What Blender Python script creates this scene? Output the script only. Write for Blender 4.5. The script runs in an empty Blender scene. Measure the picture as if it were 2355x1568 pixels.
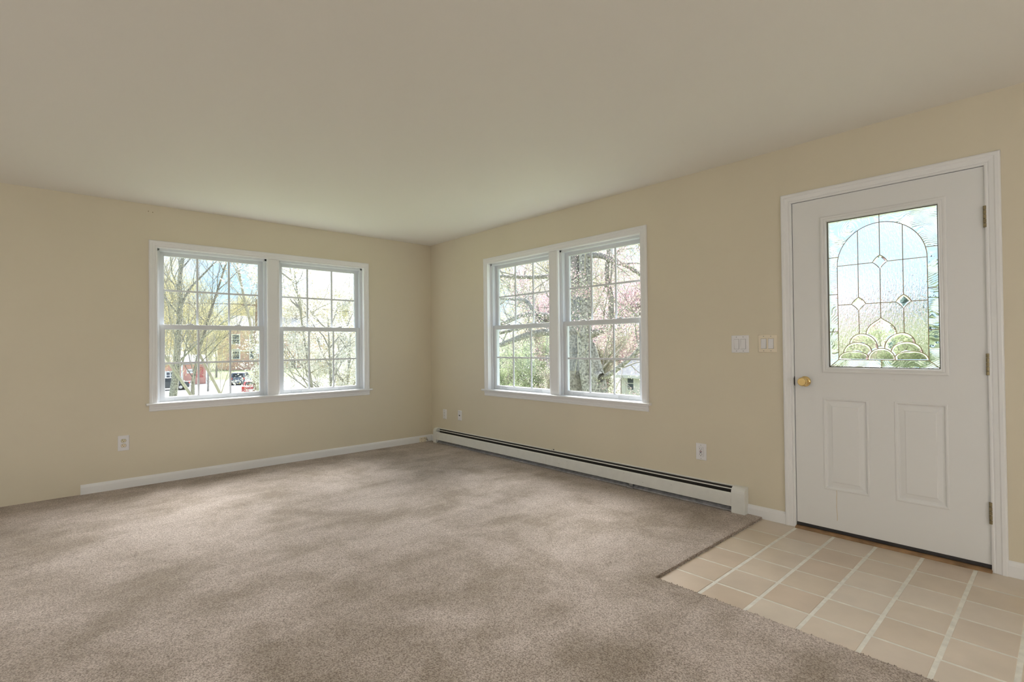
import bpy, math, random
import numpy as np
from mathutils import Vector, Matrix
from mathutils.geometry import tessellate_polygon

sc = bpy.context.scene
COL = sc.collection
PI = math.pi

# ------------------------------------------------------------------ camera
F_PX, YAW, PITCH, ROLL = 1175.68, 0.8324, 0.0110, -0.0105
CAM = (5.4211, -3.5627, 1.1732)
fw = Vector((-math.sin(YAW)*math.cos(PITCH), math.cos(YAW)*math.cos(PITCH), math.sin(PITCH)))
r0 = Vector((math.cos(YAW), math.sin(YAW), 0)); u0 = r0.cross(fw)
rr = r0*math.cos(ROLL) + u0*math.sin(ROLL); uu = -r0*math.sin(ROLL) + u0*math.cos(ROLL)
cd = bpy.data.cameras.new('camera'); cam = bpy.data.objects.new('camera', cd); COL.objects.link(cam)
cd.sensor_fit = 'HORIZONTAL'; cd.sensor_width = 36; cd.lens = F_PX*36/2355; cd.clip_start = .02; cd.clip_end = 900
mw = Matrix.Identity(4)
for i in range(3):
    mw[i][0] = rr[i]; mw[i][1] = uu[i]; mw[i][2] = -fw[i]; mw[i][3] = CAM[i]
cam.matrix_world = mw
sc.camera = cam

# ------------------------------------------------------------------ light
W = bpy.data.worlds.new('world'); sc.world = W; W.use_nodes = True
nt = W.node_tree; bg = nt.nodes['Background']
tc = nt.nodes.new('ShaderNodeTexCoord'); mp = nt.nodes.new('ShaderNodeMapping'); mp.inputs['Scale'].default_value = (1, 1, 2.4)
nz = nt.nodes.new('ShaderNodeTexNoise'); nz.inputs['Scale'].default_value = 3.2; nz.inputs['Detail'].default_value = 6
rp = nt.nodes.new('ShaderNodeValToRGB')
rp.color_ramp.elements[0].position = .42; rp.color_ramp.elements[0].color = (.52, .75, 1.0, 1)
rp.color_ramp.elements[1].position = .60; rp.color_ramp.elements[1].color = (.93, .96, 1.0, 1)
nt.links.new(tc.outputs['Generated'], mp.inputs[0]); nt.links.new(mp.outputs[0], nz.inputs['Vector'])
nt.links.new(nz.outputs['Fac'], rp.inputs[0]); nt.links.new(rp.outputs[0], bg.inputs[0])
SKY = 1.3
bg.inputs[1].default_value = SKY
sl = bpy.data.lights.new('sun', 'SUN'); sl.energy = 19.0; sl.angle = math.radians(60); sl.color = (1, .985, .97)   # sun behind thin high cloud: broad and soft
sun = bpy.data.objects.new('sun', sl); COL.objects.link(sun)
sun.rotation_euler = Vector((.62, -.46, -.64)).to_track_quat('-Z', 'Y').to_euler()
FILL_LAMP = 25.0          # emission of the added fill globes, unseen behind the camera
sc.view_settings.view_transform = 'Standard'; sc.view_settings.look = 'None'
sc.view_settings.gamma = 1; sc.view_settings.use_curve_mapping = False
sc.view_settings.exposure = 0.23
cy = sc.cycles
cy.max_bounces = 9; cy.diffuse_bounces = 5; cy.glossy_bounces = 2; cy.transmission_bounces = 8; cy.transparent_max_bounces = 16; cy.adaptive_threshold = .1
cy.caustics_reflective = False; cy.caustics_refractive = True; cy.sample_clamp_indirect = 6; cy.use_denoising = True

# ------------------------------------------------------------------ materials
MATS = {}
def srgb(r, g, b):
    f = lambda c: (c/255/12.92) if c/255 <= .04045 else ((c/255+.055)/1.055)**2.4
    return (f(r), f(g), f(b), 1)
def new_mat(name):
    m = bpy.data.materials.new(name); m.use_nodes = True; MATS[name] = m
    return m, m.node_tree, m.node_tree.nodes['Principled BSDF']
def mat(name, col, rough=.5, metal=0, var=None, bump=None, coat=0, spec=.5, emit=None):
    m, t, p = new_mat(name)
    c = col if len(col) == 4 else (*col, 1)
    p.inputs['Base Color'].default_value = c; p.inputs['Roughness'].default_value = rough; p.inputs['Metallic'].default_value = metal
    p.inputs['Specular IOR Level'].default_value = spec
    if coat: p.inputs['Coat Weight'].default_value = coat
    tcn = t.nodes.new('ShaderNodeTexCoord')
    if var:
        n = t.nodes.new('ShaderNodeTexNoise'); n.inputs['Scale'].default_value = var[0]; n.inputs['Detail'].default_value = 5
        t.links.new(tcn.outputs['Object'], n.inputs['Vector'])
        r = t.nodes.new('ShaderNodeValToRGB'); k = var[1]
        r.color_ramp.elements[0].position = .3; r.color_ramp.elements[1].position = .7
        r.color_ramp.elements[0].color = tuple(max(0, x*(1-k)) for x in c[:3]) + (1,)
        r.color_ramp.elements[1].color = (var[2] if len(var) > 2 else tuple(min(1, x*(1+k)) for x in c[:3]) + (1,))
        t.links.new(n.outputs['Fac'], r.inputs[0]); t.links.new(r.outputs[0], p.inputs['Base Color'])
    if bump:
        n = t.nodes.new('ShaderNodeTexNoise'); n.inputs['Scale'].default_value = bump[0]; n.inputs['Detail'].default_value = 4
        t.links.new(tcn.outputs['Object'], n.inputs['Vector'])
        b = t.nodes.new('ShaderNodeBump'); b.inputs['Strength'].default_value = bump[1]; b.inputs['Distance'].default_value = bump[2] if len(bump) > 2 else .002
        t.links.new(n.outputs['Fac'], b.inputs['Height']); t.links.new(b.outputs[0], p.inputs['Normal'])
    if emit:
        p.inputs['Emission Color'].default_value = (*emit[0], 1); p.inputs['Emission Strength'].default_value = emit[1]
    return m
mat('wall_paint', (.715, .655, .525), .5, bump=(90, .12, .001), var=(1.3, .02))
mat('ceiling_paint', (.84, .82, .78), .75, bump=(120, .1, .001))
mat('trim_white', (.84, .85, .87), .35)
mat('vinyl_white', (.70, .73, .77), .3)
mat('door_white', (.80, .81, .82), .38, bump=(40, .05, .001))
mat('heater_enamel', (.77, .78, .76), .35, var=(18, .03))
mat('heater_dark', (.035, .03, .025), .6)
mat('heater_metal', (.42, .42, .44), .45, .25, var=(30, .3))
mat('galvanised', (.6, .62, .66), .3, .9)
mat('brass', (.83, .63, .30), .10, 1)
mat('old_brass', (.30, .25, .15), .4, .9, var=(60, .25))
mat('came_brass', (.40, .34, .20), .4, .6)
mat('seal_dark', (.12, .11, .09), .6)
mat('plate_white', (.80, .80, .83), .3)
mat('plate_almond', (.80, .72, .58), .3)
mat('ivory', (.72, .67, .50), .35)
mat('slot_dark', (.02, .02, .02), .6)
mat('slot_grey', (.25, .25, .26), .6)
mat('button_red', (.16, .03, .03), .5)
mat('threshold_wood', (.30, .18, .09), .5, var=(14, .35))
mat('rubber_black', (.03, .028, .03), .55)
mat('fill_lamp_metal', (.3, .3, .3), .4, 1)
mat('fill_lamp_globe', (.9, .88, .84), .4, emit=((.96, .97, .98), FILL_LAMP))
mat('subfloor', (.4, .33, .24), .8)
mat('grout', (.76, .745, .68), .85, var=(25, .10), bump=(160, .3, .001))
for i, c in enumerate([(.63, .535, .43), (.66, .57, .47), (.61, .505, .405), (.67, .59, .50), (.64, .55, .455), (.62, .53, .44)]):
    mat('tile_%d' % i, c, .33, var=(5, .07), bump=(30, .06, .001))
# carpet
m, t, p = new_mat('carpet')
p.inputs['Roughness'].default_value = .95; p.inputs['Specular IOR Level'].default_value = .1
p.inputs['Sheen Weight'].default_value = .3; p.inputs['Sheen Tint'].default_value = (1, .95, .97, 1); p.inputs['Sheen Roughness'].default_value = .5
tcn = t.nodes.new('ShaderNodeTexCoord')
def nnode(sc_, det=4, rough=.5, dist=0, vec=None):
    n = t.nodes.new('ShaderNodeTexNoise'); n.inputs['Scale'].default_value = sc_; n.inputs['Detail'].default_value = det
    n.inputs['Roughness'].default_value = rough; n.inputs['Distortion'].default_value = dist
    t.links.new(vec or tcn.outputs['Object'], n.inputs['Vector']); return n
def ramp(n, a, b, ca, cb):
    r = t.nodes.new('ShaderNodeValToRGB'); r.color_ramp.elements[0].position = a; r.color_ramp.elements[1].position = b
    r.color_ramp.elements[0].color = ca; r.color_ramp.elements[1].color = cb
    t.links.new(n.outputs['Fac'], r.inputs[0]); return r
fine = nnode(185, 2.5, .62); nap = nnode(2.1, 7, .64, .35)
mpn = t.nodes.new('ShaderNodeMapping'); mpn.inputs['Rotation'].default_value = (0, 0, .7); mpn.inputs['Scale'].default_value = (3.2, .9, 1)
t.links.new(tcn.outputs['Object'], mpn.inputs[0]); nap2 = nnode(1.7, 5, .6, .6, mpn.outputs[0])
rf = ramp(fine, .36, .62, (.30, .265, .22, 1), (1.0, 1.0, 1.0, 1))
mixn = t.nodes.new('ShaderNodeMath'); mixn.operation = 'MULTIPLY_ADD'; mixn.inputs[1].default_value = .72
sc2 = t.nodes.new('ShaderNodeMath'); sc2.operation = 'MULTIPLY'; sc2.inputs[1].default_value = .28
t.links.new(nap2.outputs['Fac'], sc2.inputs[0]); t.links.new(nap.outputs['Fac'], mixn.inputs[0]); t.links.new(sc2.outputs[0], mixn.inputs[2])
rn = t.nodes.new('ShaderNodeValToRGB'); rn.color_ramp.elements[0].position = .40; rn.color_ramp.elements[1].position = .58
rn.color_ramp.elements[0].color = (.42, .348, .276, 1); rn.color_ramp.elements[1].color = (.69, .60, .54, 1)
t.links.new(mixn.outputs[0], rn.inputs[0])
mx = t.nodes.new('ShaderNodeMixRGB'); mx.blend_type = 'MULTIPLY'; mx.inputs[0].default_value = .9
t.links.new(rn.outputs[0], mx.inputs[1]); t.links.new(rf.outputs[0], mx.inputs[2]); t.links.new(mx.outputs[0], p.inputs['Base Color'])
bn = t.nodes.new('ShaderNodeBump'); bn.inputs['Strength'].default_value = .8; bn.inputs['Distance'].default_value = .006
t.links.new(fine.outputs['Fac'], bn.inputs['Height']); t.links.new(bn.outputs[0], p.inputs['Normal'])
# plain window glass
m, t, p = new_mat('window_glass'); t.nodes.remove(p)
tr = t.nodes.new('ShaderNodeBsdfTransparent'); gl = t.nodes.new('ShaderNodeBsdfGlossy'); gl.inputs['Roughness'].default_value = .02
mxs = t.nodes.new('ShaderNodeMixShader'); mxs.inputs[0].default_value = .04
tr.inputs[0].default_value = (.97, .98, .98, 1)
t.links.new(tr.outputs[0], mxs.inputs[1]); t.links.new(gl.outputs[0], mxs.inputs[2]); t.links.new(mxs.outputs[0], t.nodes['Material Output'].inputs[0])
# textured leaded glass
def leaded(name, kind, tint=(1, 1, 1, 1)):
    m, t, p = new_mat(name); t.nodes.remove(p)
    g = t.nodes.new('ShaderNodeBsdfGlass'); g.inputs['Color'].default_value = tint; g.inputs['IOR'].default_value = 1.45
    g.inputs['Roughness'].default_value = .02
    tcn = t.nodes.new('ShaderNodeTexCoord'); mp = t.nodes.new('ShaderNodeMapping'); t.links.new(tcn.outputs['Object'], mp.inputs[0])
    if kind:
        b = t.nodes.new('ShaderNodeBump')
        if kind == 'rain':
            mp.inputs['Scale'].default_value = (1, 1, .3)
            n = t.nodes.new('ShaderNodeTexNoise'); n.inputs['Scale'].default_value = 130; n.inputs['Detail'].default_value = 2; n.inputs['Distortion'].default_value = .6
            b.inputs['Strength'].default_value = .35; b.inputs['Distance'].default_value = .006
            t.links.new(n.outputs['Fac'], b.inputs['Height'])
        else:
            w_ = t.nodes.new('ShaderNodeTexNoise'); w_.inputs['Scale'].default_value = 5.5; w_.inputs['Detail'].default_value = 1.5
            t.links.new(mp.outputs[0], w_.inputs['Vector'])
            k_ = t.nodes.new('ShaderNodeVectorMath'); k_.operation = 'MULTIPLY_ADD'; k_.inputs[1].default_value = (.42, .42, .42)
            t.links.new(w_.outputs['Color'], k_.inputs[0]); t.links.new(mp.outputs[0], k_.inputs[2])
            n = t.nodes.new('ShaderNodeTexWave'); n.inputs['Scale'].default_value = 20; n.inputs['Distortion'].default_value = 1.2; n.bands_direction = 'Z'
            b.inputs['Strength'].default_value = .6; b.inputs['Distance'].default_value = .0022
            t.links.new(n.outputs['Fac'], b.inputs['Height'])
            mp = k_
        t.links.new(mp.outputs[0], n.inputs['Vector']); t.links.new(b.outputs[0], g.inputs['Normal'])
    t.links.new(g.outputs[0], t.nodes['Material Output'].inputs[0])
leaded('glass_rain', 'rain'); leaded('glass_swirl', 'swirl', (.96, .99, 1, 1)); leaded('glass_bevel', None)
# outdoors (OUT scales the whole palette of outdoor albedos)
OUT = .64
def omat(name, col, *a, **k):
    if k.get('var') and len(k['var']) > 2: k['var'] = (k['var'][0], k['var'][1], tuple(x*OUT for x in k['var'][2][:3]) + (1,))
    return mat(name, tuple(x*OUT for x in col[:3]), *a, **k)
def leafmat(name, a, b, tl=.5):
    m, t, p = new_mat(name); t.nodes.remove(p)
    oi = t.nodes.new('ShaderNodeTexCoord'); n = t.nodes.new('ShaderNodeTexNoise'); n.inputs['Scale'].default_value = 6; n.inputs['Detail'].default_value = 6
    t.links.new(oi.outputs['Object'], n.inputs['Vector'])
    r = t.nodes.new('ShaderNodeValToRGB'); r.color_ramp.elements[0].position = .38; r.color_ramp.elements[1].position = .62
    r.color_ramp.elements[0].color = (*[x*OUT for x in a], 1); r.color_ramp.elements[1].color = (*[x*OUT for x in b], 1)
    t.links.new(n.outputs['Fac'], r.inputs[0])
    d = t.nodes.new('ShaderNodeBsdfDiffuse'); l = t.nodes.new('ShaderNodeBsdfTranslucent'); x = t.nodes.new('ShaderNodeMixShader'); x.inputs[0].default_value = tl
    for q in (d, l): t.links.new(r.outputs[0], q.inputs[0])
    t.links.new(d.outputs[0], x.inputs[1]); t.links.new(l.outputs[0], x.inputs[2]); t.links.new(x.outputs[0], t.nodes['Material Output'].inputs[0])
leafmat('leaf_yellow', (.60, .52, .26), (.78, .72, .46))
leafmat('leaf_olive', (.52, .52, .26), (.70, .66, .42))
leafmat('leaf_tan', (.64, .56, .44), (.78, .71, .60))
leafmat('leaf_green', (.62, .76, .42), (.88, .92, .66))
leafmat('leaf_conifer', (.22, .36, .34), (.36, .50, .46), .3)
leafmat('leaf_lawn', (.34, .50, .14), (.56, .62, .26))
leafmat('blossom_white', (1, .98, .90), (1, 1, .98))
leafmat('blossom_pink', (.95, .58, .66), (1, .84, .86))
omat('bark_grey', (.50, .47, .44), .9, var=(6, .3), bump=(14, .6, .02))
omat('bark_dark', (.46, .44, .42), .95, var=(24, .55), bump=(36, 1, .05))
omat('bark_lichen', (.36, .35, .34), .95, var=(26, .5, (.95, .94, .90, 1)), bump=(30, 1, .05))
omat('bark_pale', (.66, .62, .54), .9, var=(6, .2), bump=(14, .4, .01))
omat('grass_ground', (.42, .47, .27), .95, var=(1.2, .25), bump=(8, .6, .05))
omat('asphalt', (.50, .50, .50), .9, var=(.5, .08))
omat('brick_red', (1.1, .72, .60), .85, var=(2.5, .25))
omat('barn_red', (1.1, .58, .49), .7, var=(1.5, .12))
omat('house_white', (1.5, 1.5, 1.47), .6)
omat('roof_grey', (.55, .55, .58), .85, var=(4, .2))
mat('far_glass', (.10, .13, .17), .15)
omat('pole_wood', (.40, .28, .19), .9, var=(6, .2))
mat('car_slate', (.12, .15, .20), .25, coat=.6)
mat('car_black', (.03, .045, .06), .2, coat=.6)
mat('car_red', (.50, .10, .10), .25, coat=.6)
mat('car_glass', (.02, .03, .04), .08)
mat('tyre', (.02, .02, .02), .8)
mat('wheel_alloy', (.6, .6, .62), .3, .8)
mat('tail_light', (.6, .04, .03), .3)
mat('shed_white', (.95, .95, .95), .6)
omat('concrete', (.5, .49, .46), .9, var=(3, .1))
# streak on the door below the left panel
m = MATS['door_white']; t = m.node_tree; p = t.nodes['Principled BSDF']
tcn = t.nodes.new('ShaderNodeTexCoord'); sx = t.nodes.new('ShaderNodeSeparateXYZ'); t.links.new(tcn.outputs['Object'], sx.inputs[0])
def mth(op, a, b=None):
    n = t.nodes.new('ShaderNodeMath'); n.operation = op
    for i, v in enumerate((a, b)):
        if v is None: continue
        if isinstance(v, (int, float)): n.inputs[i].default_value = v
        else: t.links.new(v, n.inputs[i])
    return n.outputs[0]
nzs = t.nodes.new('ShaderNodeTexNoise'); nzs.inputs['Scale'].default_value = 14; t.links.new(tcn.outputs['Object'], nzs.inputs['Vector'])
xw = mth('ADD', sx.outputs[0], mth('MULTIPLY', mth('SUBTRACT', nzs.outputs['Fac'], .5), .012))
line = mth('LESS_THAN', mth('ABSOLUTE', mth('SUBTRACT', xw, -.232)), .0016)
rng_ = mth('MULTIPLY', mth('GREATER_THAN', sx.outputs[2], .09), mth('LESS_THAN', sx.outputs[2], .275))
mxc = t.nodes.new('ShaderNodeMixRGB'); mxc.inputs[1].default_value = (.80, .81, .82, 1); mxc.inputs[2].default_value = (.62, .50, .33, 1)
t.links.new(mth('MULTIPLY', mth('MULTIPLY', line, rng_), .75), mxc.inputs[0]); t.links.new(mxc.outputs[0], p.inputs['Base Color'])

# ------------------------------------------------------------------ helpers
class MB:
    def __init__(s): s.v = []; s.f = []
    def add(s, vs, fs):
        b = len(s.v); s.v += [tuple(v) for v in vs]; s.f += [tuple(b+i for i in f) for f in fs]; return s
    def box(s, x0, x1, y0, y1, z0, z1):
        return s.add([(x0,y0,z0),(x1,y0,z0),(x1,y1,z0),(x0,y1,z0),(x0,y0,z1),(x1,y0,z1),(x1,y1,z1),(x0,y1,z1)],
                     [(0,3,2,1),(4,5,6,7),(0,1,5,4),(1,2,6,5),(2,3,7,6),(3,0,4,7)])
    def tube(s, pts, rad, n=6, caps=True):
        pts = [Vector(q) for q in pts]; m = len(pts)
        if not hasattr(rad, '__len__'): rad = [rad]*m
        ref = None; vs = []; fs = []
        for i in range(m):
            d = (pts[min(i+1, m-1)] - pts[max(i-1, 0)]).normalized()
            if ref is None: ref = d.orthogonal().normalized()
            a = (ref - d*ref.dot(d)).normalized(); ref = a; b = d.cross(a)
            for k in range(n):
                t_ = 2*PI*k/n; vs.append(pts[i] + (a*math.cos(t_) + b*math.sin(t_))*rad[i])
        for i in range(m-1):
            for k in range(n):
                k2 = (k+1) % n; fs.append((i*n+k, i*n+k2, (i+1)*n+k2, (i+1)*n+k))
        if caps: fs += [tuple(reversed(range(n))), tuple((m-1)*n+k for k in range(n))]
        return s.add(vs, fs)
    def lathe(s, prof, n=24, axis='y', o=(0, 0, 0)):
        # prof: (radius, distance along the axis)
        vs = []; fs = []
        for r_, h in prof:
            for k in range(n):
                a = 2*PI*k/n; c, d = r_*math.cos(a), r_*math.sin(a)
                q = {'y': (c, h, d), 'z': (c, d, h), 'x': (h, c, d)}[axis]
                vs.append((q[0]+o[0], q[1]+o[1], q[2]+o[2]))
        for i in range(len(prof)-1):
            for k in range(n):
                k2 = (k+1) % n; fs.append((i*n+k, i*n+k2, (i+1)*n+k2, (i+1)*n+k))
        fs += [tuple(reversed(range(n))), tuple((len(prof)-1)*n+k for k in range(n))]
        return s.add(vs, fs)
    def prism(s, prof, a0, a1, axis='x'):
        # prof: 2D closed outline extruded along axis ('x': prof is (y,z); 'y': (x,z); 'z': (x,y))
        n = len(prof); mk = {'x': lambda p_, a: (a, p_[0], p_[1]), 'y': lambda p_, a: (p_[0], a, p_[1]), 'z': lambda p_, a: (p_[0], p_[1], a)}[axis]
        vs = [mk(q, a0) for q in prof] + [mk(q, a1) for q in prof]
        fs = [(i, (i+1) % n, n+(i+1) % n, n+i) for i in range(n)]
        tri = tessellate_polygon([[Vector((q[0], q[1], 0)) for q in prof]])
        fs += [tuple(x) for x in tri] + [tuple(n+i for i in reversed(x)) for x in tri]
        return s.add(vs, fs)
    def rings(s, rects, close=True):
        # rects: list of (x0,x1,z0,z1,y): loft rectangle loops
        vs = []
        for x0, x1, z0, z1, y in rects: vs += [(x0,y,z0),(x1,y,z0),(x1,y,z1),(x0,y,z1)]
        fs = []
        for i in range(len(rects)-1):
            for k in range(4): fs.append((i*4+k, i*4+(k+1) % 4, i*4+4+(k+1) % 4, i*4+4+k))
        if close: e = (len(rects)-1)*4; fs.append((e, e+1, e+2, e+3))
        return s.add(vs, fs)
    def mesh(s, name):
        me = bpy.data.meshes.new(name); me.from_pydata(s.v, [], s.f)
        import bmesh
        b = bmesh.new(); b.from_mesh(me); bmesh.ops.recalc_face_normals(b, faces=b.faces); b.to_mesh(me); b.free()
        return me
    def build(s, name, m, parent=None, bevel=0, smooth=False, seg=2):
        me = s.mesh(name); return mobj(name, me, m, parent, bevel, smooth, seg)
def mobj(name, me, m, parent=None, bevel=0, smooth=False, seg=2):
    o = bpy.data.objects.new(name, me); COL.objects.link(o)
    if not me.materials: me.materials.append(MATS[m])
    if parent: o.parent = parent
    if smooth:
        for q in me.polygons: q.use_smooth = True
    if bevel:
        b = o.modifiers.new('bevel', 'BEVEL'); b.width = bevel; b.segments = seg; b.limit_method = 'ANGLE'; b.angle_limit = .6
    return o
def smooth_by_angle(o, ang=.6):
    import bmesh
    me = o.data; b = bmesh.new(); b.from_mesh(me)
    for f in b.faces: f.smooth = True
    for e in b.edges:
        if len(e.link_faces) == 2 and e.calc_face_angle(0) > ang: e.smooth = False
    b.to_mesh(me); b.free(); return o
def tag(o, label=None, cat=None, group=None, kind=None):
    if label: o['label'] = label
    if cat: o['category'] = cat
    if group: o['group'] = group
    if kind: o['kind'] = kind
    return o
def empty(name, loc=(0, 0, 0), rz=0):
    o = bpy.data.objects.new(name, None); COL.objects.link(o); o.location = loc; o.rotation_euler = (0, 0, rz); o.empty_display_size = .1
    return o
def copy_tree(o, parent=None):
    c = o.copy(); COL.objects.link(c); c.parent = parent
    for ch in list(o.children): copy_tree(ch, c)
    return c
def box(name, m, x0, x1, y0, y1, z0, z1, parent=None, bevel=0): return MB().box(x0, x1, y0, y1, z0, z1).build(name, m, parent, bevel)
def quad_cloud(name, m, pos, nrm_rng, size, parent, aspect=.6):
    """many small leaf-shaped quads as one mesh (numpy)"""
    n = len(pos); rg = nrm_rng
    a = rg.normal(size=(n, 3)); a /= np.linalg.norm(a, axis=1)[:, None]
    b = np.cross(a, rg.normal(size=(n, 3))); b /= np.linalg.norm(b, axis=1)[:, None]
    sz = (size*(.6+.8*rg.random(n)))[:, None]
    v = np.empty((n, 4, 3), np.float32)
    v[:, 0] = pos - a*sz; v[:, 1] = pos + b*sz*aspect; v[:, 2] = pos + a*sz; v[:, 3] = pos - b*sz*aspect
    me = bpy.data.meshes.new(name)
    me.vertices.add(4*n); me.vertices.foreach_set('co', v.ravel())
    me.loops.add(4*n); me.loops.foreach_set('vertex_index', np.arange(4*n, dtype=np.int32))
    me.polygons.add(n); me.polygons.foreach_set('loop_start', np.arange(0, 4*n, 4, dtype=np.int32)); me.polygons.foreach_set('loop_total', np.full(n, 4, np.int32))
    me.update(calc_edges=True); me.validate()
    o = mobj(name, me, m, parent); o['kind'] = 'stuff'
    return o

H = 2.448; RX = 8.2; RY = -7.6   # room: x 0..RX, y RY..0
# ------------------------------------------------------------------ room shell
def wall_with_holes(name, m, u0_, u1_, z0, z1, holes, mapf):
    us = sorted({u0_, u1_, *[h[0] for h in holes], *[h[1] for h in holes]}); zs = sorted({z0, z1, *[h[2] for h in holes], *[h[3] for h in holes]})
    b = MB()
    for i in range(len(us)-1):
        for k in range(len(zs)-1):
            uc, zc = (us[i]+us[i+1])/2, (zs[k]+zs[k+1])/2
            if any(h[0] < uc < h[1] and h[2] < zc < h[3] for h in holes): continue
            b.box(*mapf(us[i], us[i+1]), zs[k], zs[k+1])
    return tag(b.build(name, m), kind='structure')
WT = .15
wall_with_holes('wall_right', 'wall_paint', -WT, RX+WT, -.02, H, [(1.1155, 3.076, .70, 2.088), (4.182, 5.149, -.02, 2.102)], lambda a, b: (a, b, 0, WT))
wall_with_holes('wall_left', 'wall_paint', RY-WT, 0, -.02, H, [(-2.8575, -.8875, .70, 2.088)], lambda a, b: (-WT, 0, a, b))
tag(box('wall_back', 'wall_paint', -WT, RX+WT, RY-WT, RY, -.02, H), kind='structure')
tag(box('wall_side', 'wall_paint', RX, RX+WT, RY, 0, -.02, H), kind='structure')
tag(box('ceiling', 'ceiling_paint', -WT, RX+WT, RY-WT, WT, H, H+.2), kind='structure')
tag(box('roof', 'roof_grey', -.25, RX+.25, RY-.25, .25, H+.25, H+.45), kind='structure')
tag(box('foundation', 'concrete', -WT, RX+WT, RY-WT, WT, -3.6, -.3), kind='structure')

# floor: slab, grout bed and tiles are its pieces
floor = tag(empty('floor', (RX/2, RY/2, 0)), kind='structure')
def under(o, par):
    o.parent = par; o.matrix_parent_inverse = Matrix.Translation(-Vector(par.location)); return o
under(box('subfloor', 'subfloor', -WT, RX+WT, RY-WT, WT, -.3, -.012), floor)
TX = [3.99, 4.210, 4.425, 4.638, 4.851, 5.065, 5.272, 5.486, 5.700, 5.914]
TY = [-.004, -.257, -.472, -.688, -.903, -1.118, -1.334]
under(box('grout', 'grout', 3.975, 5.93, -1.345, .14, -.012, -.0015), floor)
rs = random.Random(4)
for i in range(len(TX)-1):
    for k in range(len(TY)-1):
        gx, gy = .0080, .0055
        x0 = TX[i]+gx+rs.uniform(-.001, .001); x1 = TX[i+1]-gx; y1 = TY[k]-gy; y0 = TY[k+1]+gy
        if k == 0 and 4.205 < (x0+x1)/2 < 5.13: y1 = -.034      # cut short in front of the threshold
        dz = rs.uniform(-.0006, .0006)
        o = under(box('tile', 'tile_%d' % rs.choice([0, 0, 1, 1, 2, 3, 4, 4, 5]), x0, x1, y0, y1, -.012, dz, None, .0025), floor)

# carpet: L-shaped pile with a tufted edge along the tiles
CT = .013
cb = MB()
cb.prism([(0, RY), (RX, RY), (RX, -1.312), (3.992, -1.312), (3.992, 0), (0, 0)], -.010, CT, 'z')
rg = np.random.default_rng(5)
edge = []
for _ in range(5200):
    if rs.random() < .5: edge.append((3.992+rs.gauss(-.004, .004), -rs.random()*1.315))
    else: edge.append((3.99+rs.random()*2.4, -1.312+rs.gauss(-.003, .004)))
for x, y in edge:
    h = CT+rs.uniform(-.006, .0015); w = rs.uniform(.0018, .003); dx, dy = rs.uniform(-.004, .004), rs.uniform(-.004, .004); a = rs.random()*3
    q = [(x+w*math.cos(a+j*2.094), y+w*math.sin(a+j*2.094), -.001) for j in range(3)]
    q2 = [(x+dx+w*.8*math.cos(a+j*2.094), y+dy+w*.8*math.sin(a+j*2.094), h) for j in range(3)]
    cb.add(q+q2, [(0, 1, 4, 3), (1, 2, 5, 4), (2, 0, 3, 5), (3, 4, 5)])
tag(cb.build('carpet', 'carpet'), 'beige cut pile carpet covering the floor up to the tiled entry', 'carpet', kind='stuff')

# ------------------------------------------------------------------ trim
BBP = [(0, 0), (-.014, 0), (-.014, .055), (-.012, .066), (-.006, .074), (0, .078)]
def bb_y(name, x0, x1, z0=.004): return tag(MB().prism([(a, b+z0) for a, b in BBP], x0, x1, 'x').build(name, 'trim_white'), kind='structure')
bb_y('baseboard_right', 3.900, 4.146, 0); bb_y('baseboard_entry', 5.182, RX, 0); bb_y('baseboard_corner', .0145, .13, CT)
tag(MB().prism([(-a, b+CT) for a, b in BBP], -3.362, 0, 'y').build('baseboard_left', 'trim_white'), kind='structure')

CASP = [(0, .0), (0, -.009), (.005, -.012), (.010, -.012), (.014, -.009), (.019, -.012), (.036, -.0145), (.041, -.0185), (.054, -.019), (.059, -.016), (.062, -.010), (.062, 0)]
def casing(parent, s0, s1, zb, zt, mname, prof=CASP):
    """mitred three-piece casing around an opening whose inner edges are s0, s1, zt"""
    n = len(prof)
    pl = [('casing_side', [(s0-o, d, zb) for o, d in prof], [(s0-o, d, zt+o) for o, d in prof]),
          ('casing_head', [(s0-o, d, zt+o) for o, d in prof], [(s1+o, d, zt+o) for o, d in prof]),
          ('casing_side', [(s1+o, d, zt+o) for o, d in prof], [(s1+o, d, zb) for o, d in prof])]
    for nm, a, b in pl:
        m_ = MB(); m_.add(a+b, [(i, (i+1) % n, n+(i+1) % n, n+i) for i in range(n)] + [tuple(range(n)), tuple(range(2*n-1, n-1, -1))])
        m_.build(nm, mname, parent)

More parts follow.
